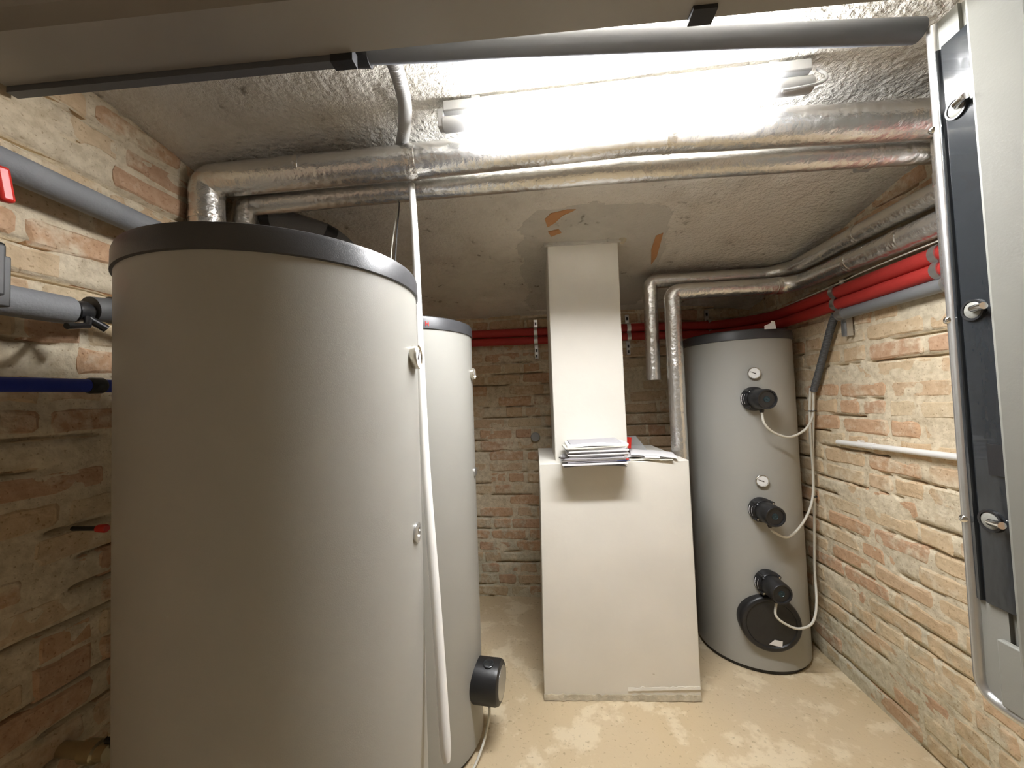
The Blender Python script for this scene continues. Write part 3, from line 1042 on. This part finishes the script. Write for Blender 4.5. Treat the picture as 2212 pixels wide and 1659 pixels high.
for y, where in ((1.965, 'beside the end of the grey pipe'), (1.475, 'at the cabinet edge')):
    o = clamp('pipe_clamp', [((RX, y, 1.903), .030), ((RX, y, 1.847), .028), ((1.382, y - .02, 1.795), .026)], (0, 1, 0),
              ((1.402, y, 1.86), (.018, .03, .20)), 'galvanised pipe clamp holding the red pipes ' + where)
for x, lab in ((-.097, 'left of the pillar'), (.567, 'right of the pillar'), (1.12, 'above the corner tank')):
    k = (x + 1.22) / 2.02 * .02
    o = clamp('pipe_clamp', [((x, 2.815, 1.944 - k), .030), ((x, 2.815, 1.882 - k), .028)], (1, 0, 0),
              ((x, 2.852, 1.885), (.026, .012, .29)), 'galvanised slotted rail clamping the red pipes on the back wall, ' + lab)
    for zz in (2.00, 1.80, 1.76):
        build('slot', box((x, 2.8455, zz), (.012, .003, .022)), M['black'], o, smooth=False)
st = build('strut_channel', join(box((1.402, 1.945, 1.737), (.003, .034, .10)), box((1.390, 1.929, 1.737), (.026, .003, .10)), box((1.390, 1.961, 1.737), (.026, .003, .10))), M['galv'], smooth=False)
tag(st, 'short galvanised channel standing on the wall under the grey pipe end', 'bracket')

wp = pipe('white_conduit', [(1.392, 2.055, 1.180), (1.392, 1.88, 1.184), (1.392, .95, 1.203)], .0125, M['white'], 'straight white conduit on the right brick wall')
build('conduit_coupling', tube([(1.392, 1.885, 1.184), (1.392, 1.84, 1.185)], .0145, 18), M['white'], wp)
for y in (1.93, 1.30):
    build('saddle_clip', box((1.405, y, 1.184), (.02, .014, .034)), M['white'], wp, smooth=False)

# corrugated conduit with the three heater cables
cp = spline([(1.372, 1.985, 1.80), (1.376, 2.02, 1.755), (1.380, 2.075, 1.66), (1.380, 2.125, 1.56), (1.380, 2.19, 1.433)], 10)
cc = build('corrugated_conduit', corrugated(cp, .0175, .007), M['darkgrey'])
tag(cc, 'dark grey corrugated conduit bending down the wall beside the corner tank', 'conduit')
TX, TY = 1.381, 2.205
labs = ['white cable looping from the topmost heater to the conduit', 'white cable looping from the middle heater to the conduit', 'white cable looping from the lowest heater to the conduit']
paths = [
    [GL3[0], (1.051, 2.046, 1.281), (1.101, 2.055, 1.232), (1.183, 2.075, 1.208), (1.281, 2.12, 1.236), (1.355, 2.18, 1.285), (TX, TY, 1.33), (TX, TY - .008, 1.39), (TX, TY - .012, 1.45)],
    [GL3[1], (1.066, 2.042, .745), (1.133, 2.06, .716), (1.222, 2.12, .738), (1.312, 2.19, .79), (1.370, 2.235, .87), (TX - .004, 2.232, 1.0), (TX - .009, 2.225, 1.15), (TX - .013, 2.212, 1.33), (TX - .010, TY - .006, 1.45)],
    [GL3[2], (1.046, 2.036, .345), (1.102, 2.036, .300), (1.160, 2.042, .285), (1.232, 2.070, .302), (1.312, 2.165, .350), (1.372, 2.262, .48), (TX + .001, 2.262, .66), (TX + .002, 2.246, .87), (TX + .004, 2.236, 1.1), (TX + .012, 2.218, 1.33), (TX + .010, TY - .004, 1.45)]]
for p, l in zip(paths, labs):
    o = build('cable', tube(spline(p, 8), .0058, 12), M['cable'])
    tag(o, l, 'cable', 'white heater cables')
for zz, yy, l in ((1.328, TY + .004, 'black cable tie round the three cables below the conduit'), (.868, 2.240, 'black cable tie round the two lower cables on the wall')):
    o = build('cable_tie', join(ring((TX - .001, yy, zz), (0, 0, 1), .0165 if zz > 1 else .012, .0185 if zz > 1 else .014, .005, 18), box((TX + .012, yy + .012, zz), (.012, .010, .006))), M['black'])
    tag(o, l, 'cable tie', 'black cable ties')
o = build('cable', tube(spline([gl, (gl.x, gl.y - .01, .125), (-.322, 1.632, .085), (-.333, 1.598, .05), (-.36, 1.54, .010), (-.385, 1.49, .0085), (-.42, 1.40, .0085), (-.50, 1.32, .0085)], 8), .0052, 12), M['cable'])
tag(o, 'white cable hanging from the low heater behind the nearest tank to the floor', 'cable')

# left wall pipes
pipe('insulated_pipe', [(-1.225, -.1, 2.055), (-1.225, 1.13, 2.018), (-1.225, 1.13, .004)], .034, M['greyfoam'], 'grey insulated pipe high on the left brick wall')
p2 = pipe('insulated_pipe', [(-1.20, -.1, 1.700), (-1.20, .842, 1.712)], .035, M['greyfoam'], 'grey insulated pipe ending at a black valve on the left wall')
build('cut_end', lathe((-1.20, .8405, 1.712), (0, 1, 0), [(0, .034), (.003, .034)], 22), M['greyend'], p2)
vb = build('ball_valve', tube([(-1.20, .80, 1.712), (-1.20, .845, 1.712), (-1.20, .852, 1.712), (-1.20, .878, 1.718), (-1.20, .89, 1.722), (-1.20, .96, 1.732)], .02, 16, rfun=lambda i: (.012, .012, .027, .027, .016, .014)[i]), M['black'])
tag(vb, 'black ball valve on the grey insulated pipe at the left', 'valve')
build('lever', join(tube([(-1.175, .865, 1.695), (-1.15, .845, 1.672), (-1.145, .80, 1.662)], .008, 10), tube([(-1.175, .865, 1.695), (-1.16, .895, 1.672)], .010, 10)), M['black'], vb)
g3 = pipe('grey_sleeve', [(-1.20, .888, 1.726), (-1.20, .938, 1.734)], .033, M['darkgrey'], 'short grey sleeve between the black valve and the nearest tank')
build('end_rim', ring((-1.20, .938, 1.734), (0, 1, .1), .02, .037, .008), M['greyfoam'], g3)
build('pipe_tail', tube([(-1.20, .935, 1.734), (-1.14, 1.20, 1.70)], .018, 14), M['black'], g3)
b1 = pipe('blue_pipe', [(-1.215, -.1, 1.512), (-1.215, .89, 1.525), (-1.215, 1.30, 1.528)], .0175, M['blue'], 'dark blue insulated pipe on the left brick wall')
build('black_coupling', tube([(-1.215, .893, 1.525), (-1.215, .898, 1.525), (-1.215, .925, 1.526), (-1.215, .93, 1.526)], .02, 16, rfun=lambda i: (.0185, .0215, .0215, .0185)[i]), M['black'], b1)
rb = build('red_tap', tube([(-1.222, .925, 1.143), (-1.20, .925, 1.143), (-1.196, .925, 1.143)], .012, 14, rfun=lambda i: (.010, .011, .008)[i]), M['redplastic'])
build('tap_stem', tube([(-1.30, .925, 1.143), (-1.22, .925, 1.143)], .006, 10), M['black'], rb)
tag(rb, 'small red tap low on the left wall at the edge of the nearest tank', 'tap')
# actuator and red handle at the left frame edge
ac = build('valve_actuator', box((-1.155, .612, 1.748), (.105, .125, .125)), M['black'], bevel=.010)
tag(ac, 'black valve actuator box on the left pipe at the frame edge', 'valve actuator')
build('face_rim', box((-1.115, .668, 1.728), (.028, .020, .105)), M['darkgrey'], ac, bevel=.003)
build('lid', box((-1.098, .612, 1.748), (.012, .105, .105)), M['darkgrey'], ac, bevel=.004)
build('position_knob', lathe((-1.092, .612, 1.755), (1, 0, 0), [(0, .022), (.012, .021), (.015, .017)], 20), M['redplastic'], ac)
build('pipe_saddle', ring((-1.20, .612, 1.709), (0, 1, 0), .0352, .041, .06), M['black'], ac)
rh = build('shutoff_valve', tube([(-1.225, .60, 2.036), (-1.225, .605, 2.036), (-1.225, .66, 2.034), (-1.225, .665, 2.034)], .04, 18, rfun=lambda i: (.036, .042, .042, .036)[i]), M['brass'])
tag(rh, 'shut-off valve with a red handle on the high left pipe at the frame edge', 'valve')
build('valve_stem', tube([(-1.19, .64, 2.02), (-1.155, .64, 1.995)], .010, 12), M['brass'], rh)
build('red_handle', join(box((-1.148, .665, 1.972), (.018, .062, .03), rx=-.25), box((-1.143, .688, 1.945), (.020, .026, .075), rx=.15)), M['redplastic'], rh, bevel=.007)
dv = build('drain_valve', lathe((-1.19, .905, .585), (1, 0, 0), [(-.11, .018), (-.04, .018), (-.035, .026), (0, .026), (.004, .020), (.03, .020)], 24), M['brass'])
tag(dv, 'brass drain valve with a black handle low on the left wall', 'valve')
build('handle', box((-1.165, .925, .590), (.03, .03, .06), rx=.3), M['black'], dv, bevel=.006)
build('handle_nut', lathe((-1.165, .918, .624), (.2, -.2, 1), [(0, .012), (.01, .012)], 6), M['chrome'], dv)
# fat grey hose in the far left corner below the ceiling
ho = build('insulated_hose', tube(spline([(-1.25, 1.47, 2.262), (-1.16, 1.50, 2.258), (-1.06, 1.56, 2.244), (-.98, 1.63, 2.225), (-.93, 1.72, 2.18), (-.90, 1.80, 2.10)], 6), .042, 18), M['greyfoam'])
tag(ho, 'fat grey insulated hose in the corner behind the foil pipes', 'hose')
for a, b in (((-1.19, 1.490, 2.260), (-1.155, 1.502, 2.2575)), ((-.995, 1.615, 2.229), (-.965, 1.65, 2.214))):
    build('black_band', tube([a, b], .046, 18), M['black'], ho)

# ------------------------------------------------------------------ lamp
LY, LZ = 1.164, 2.321
lamp = empty('tube_lamp', (.245, LY, LZ))
tag(lamp, 'lit tube lamp with grey end caps fixed to the ceiling', 'lamp')
build('housing', box((.237, LY, LZ + .052), (1.08, .040, .034)), M['lampbody'], lamp, bevel=.004)
for xx in (-.20, .68):
    build('ceiling_mount', box((xx, LY, LZ + .095), (.03, .03, .06)), M['lampbody'], lamp, bevel=.004)
di = build('diffuser', lathe((-.184, LY, LZ), (1, 0, 0), [(0, .026), (.010, .034), (.832, .034), (.842, .026)], 18), M['lamp'], lamp)
for x0, x1 in ((-.308, -.182), (.656, .782)):
    build('end_cap', tube([(x0, LY, LZ + .004), (x0 + .004, LY, LZ + .004), (x1 - .004, LY, LZ + .004), (x1, LY, LZ + .004)], .02, 20, rfun=lambda i: (.019, .023, .023, .02)[i]), M['lampbody'], lamp)
build('mount_foot', box((-.312, LY, LZ + .02), (.02, .03, .06)), M['lampbody'], lamp, bevel=.003)
build('lead_wire', tube(spline([(.69, LY - .02, LZ - .018), (.745, LY - .022, LZ - .016), (.80, LY - .02, LZ - .006), (.815, LY - .012, LZ + .02), (.80, LY, LZ + .05)], 6), .004, 8), M['conduit'], lamp)

# ------------------------------------------------------------------ ceiling conduit, hanging pipe, wires
fx = build('flexible_conduit', corrugated(spline([(-.40, .80, 2.372), (-.385, .93, 2.362), (-.388, 1.0, 2.358), (-.408, 1.10, 2.355), (-.45, 1.20, 2.352), (-.488, 1.275, 2.352), (-.50, 1.31, 2.345)], 10), .021, .008), M['conduit'])
tag(fx, 'light grey corrugated conduit along the ceiling ending behind the foil pipe', 'conduit')
hp_ = spline([(-.472, 1.318, 2.235), (-.440, 1.25, 1.999), (-.410, 1.18, 1.668), (-.367, 1.08, 1.275), (-.314, .98, .902), (-.281, .913, .645)], 6) + [Vector((-.2785, .908, .625)), Vector((-.276, .903, .612))]
nh = len(hp_)
hg = build('hanging_conduit', tube(hp_, .0125, 18, rfun=lambda i: .0118 + .0016 * i / nh if i < nh - 2 else (.0118, .008)[i - nh + 2]), M['white'])
tag(hg, 'long white conduit hanging at a slant beside the nearest tank', 'conduit')
for i, (x0, x1, s) in enumerate(((-.562, -.602, 'left'), (-.556, -.583, 'right'))):
    o = build('hanging_wire', tube(spline([(x0, 1.425, 2.32), (x0 - .006, 1.425, 2.22), ((x0 + x1) / 2 - .004, 1.425, 2.12), (x1, 1.425, 2.0), (x1 - .005, 1.42, 1.80)], 6), .0028, 8), M['darkgrey'] if i else M['cable'])
    tag(o, s + ' one of two thin wires hanging behind the cap of the nearest tank', 'wire', 'thin hanging wires')
ch = build('conduit_hanger', join(box((1.165, 1.50, 2.262), (.05, .035, .05)), tube([(1.19, 1.50, 2.262), (1.29, 1.49, 2.285)], .016, 14)), M['conduit'], bevel=.004)
tag(ch, 'small grey conduit fitting under the ceiling beside the cabinet', 'fitting')
jb = build('junction_box', lathe((-.131, 2.875, 1.162), (0, -1, 0), [(0, .034), (.03, .034), (.036, .030)], 24), M['conduit'])
tag(jb, 'small round junction box on the back wall beside the white block', 'junction box')

# ------------------------------------------------------------------ frame head above the viewer and grey pipe
hd = Vector((1, .036, 0)).normalized()
hq = Vector((-.036, 1, 0)).normalized()
HO = Vector((0, .822, 0))


def head(u, v, s):
    p = HO + hd * s + hq * u
    return (p.x, p.y, v)


tr = build('trim_1', prism([(0, 2.25), (0, 2.42), (-.40, 2.42), (-.40, 2.292), (-.155, 2.288), (-.138, 2.282), (-.128, 2.268), (-.122, 2.25)], 0, -1.285, .925, head), M['header'], angle=30)
tag(tr, 'grey painted steel frame head crossing overhead', 'trim', kind='structure')
build('lower_lip', prism([(.001, 2.236), (.001, 2.262), (.022, 2.262), (.022, 2.236)], 0, -1.285, -.47, head), M['darkpipe'], tr, smooth=False)
build('lip_end', prism([(-.001, 2.233), (-.001, 2.264), (.025, 2.264), (.025, 2.233)], 0, -.472, -.42, head), M['black'], tr, smooth=False)
for s, wd, dz in ((.348, .05, .0),):
    build('clip_block', prism([(-.03, 2.241), (-.03, 2.26), (.004, 2.26), (.004, 2.238)], 0, s - wd / 2, s + wd / 2, head), M['black'], tr, smooth=False)
bar = build('grey_pipe', tube(resample([(-1.24, .762, 2.312), (-.42, .872, 2.312), (.925, 1.0065, 2.312)], .1), .0265, 24), M['darkpipe'])
tag(bar, 'smooth grey pipe under the ceiling behind the frame head', 'pipe')
pc = build('pipe_clip', join(ring((-.435, .868, 2.310), (1, .12, 0), .0275, .033, .05, 20), box((-.435, .868, 2.355), (.05, .02, .04))), M['black'], smooth=False)
tag(pc, 'black clip holding the smooth grey pipe by the frame head', 'clip')

# ------------------------------------------------------------------ tall metal cabinet at the right frame edge
CX, CY0, CY1, CZ0, CZ1 = .93, .46, 1.0, .735, 2.30
cab = empty('metal_cabinet', (1.17, .73, CZ0))
tag(cab, 'tall grey metal cabinet with black edge strip and chrome bolts, cut off at the right', 'cabinet')
LD = Vector((.50, -.866, 0))          # the door leaf stands slightly open, running off to the right
build('body', prism([(CX + .018, CY1 - .012), (CX + .018, .925), (1.15, .54), (1.405, .54), (1.405, CY1 - .012)], 0, CZ0 + .012, CZ1, lambda u, v, s: (u, v, s)), M['cabinet'], cab, smooth=False)
# bright rolled edge that turns into the bottom rail with a round corner
edge = fillet([(CX + .012, CY1 - .012, CZ1), (CX + .012, CY1 - .002, CZ0 + .012), (CX + .012, .90, CZ0 + .012), (1.16, .53, CZ0 + .012)], .05, 8)
build('rolled_edge', tube(edge, .0125, 16), M['galv'], cab)
# painted jamb between edge and door
build('jamb', box((CX + .016, .962, (CZ0 + CZ1) / 2 + .01), (.012, .062, CZ1 - CZ0 - .02)), M['cabinet'], cab, smooth=False)
bs = build('black_strip', prism([(.985, CX + .016), (.985, CX + .004), (.976, CX + .002), (.973, CX + .009), (.968, CX + .009), (.966, CX + .004), (.910, CX + .004), (.910, CX + .016)], 0, .965, 2.232, lambda u, v, s: (v, u, s)), M['blackgloss'], cab, smooth=False)
build('strip_pad', box((CX + .003, .922, 1.283), (.004, .030, .066)), M['black'], cab, smooth=False)
for z in (2.068, 1.609, 1.149):
    bo = build('lock_bolt', tube([(CX + .004, .940, z), (CX - .010, .930, z + .001), (CX - .014, .905, z + .002)], .0075, 14), M['chrome'], cab)
    build('bolt_ring', ring((CX + .002, .942, z), (1, 0, 0), .019, .0235, .006), M['black'], bo)
    build('bolt_disc', lathe((CX + .004, .942, z), (-1, 0, 0), [(0, .0185), (.003, .0185), (.006, .013)], 24), M['cabinet'], bo)
    build('reflection_nub', lathe((CX + .004, CY1 - .003, z - .012), (-1, 0, 0), [(0, .010), (.006, .008), (.010, .003)], 12), M['chrome'], bo)  # chrome nub modelled in as the bolt's reflection on the rolled edge
# door leaf standing proud of the strip, with a pressed fold
LN = Vector((-.866, -.50, 0))
L0 = Vector((CX - .008, .900, 0))


def leaf_pt(u, v, s):
    p = L0 + LD * u + LN * v
    return (p.x, p.y, s)


leaf = build('door_leaf', prism([(0, 0), (0, -.016), (.46, -.016), (.46, 0)], 0, .80, CZ1 - .005, leaf_pt), M['cabinet'], cab, smooth=False, bevel=.004)
build('fold_line', prism([(.075, .004), (.075, -.001), (.081, -.001), (.081, .004)], 0, .95, CZ1 - .01, leaf_pt), M['galv'], leaf, smooth=False)
build('lower_panel', box((CX + .004, .92, .83), (.014, .05, .14)), M['cabinet'], cab, bevel=.003)
hh = [leaf_pt(.045, .003, .80), leaf_pt(.045, .003, .885), leaf_pt(.15, .003, .915)]
build('pressed_rim', tube(fillet(hh, .03, 6), .005, 10), M['galv'], leaf)
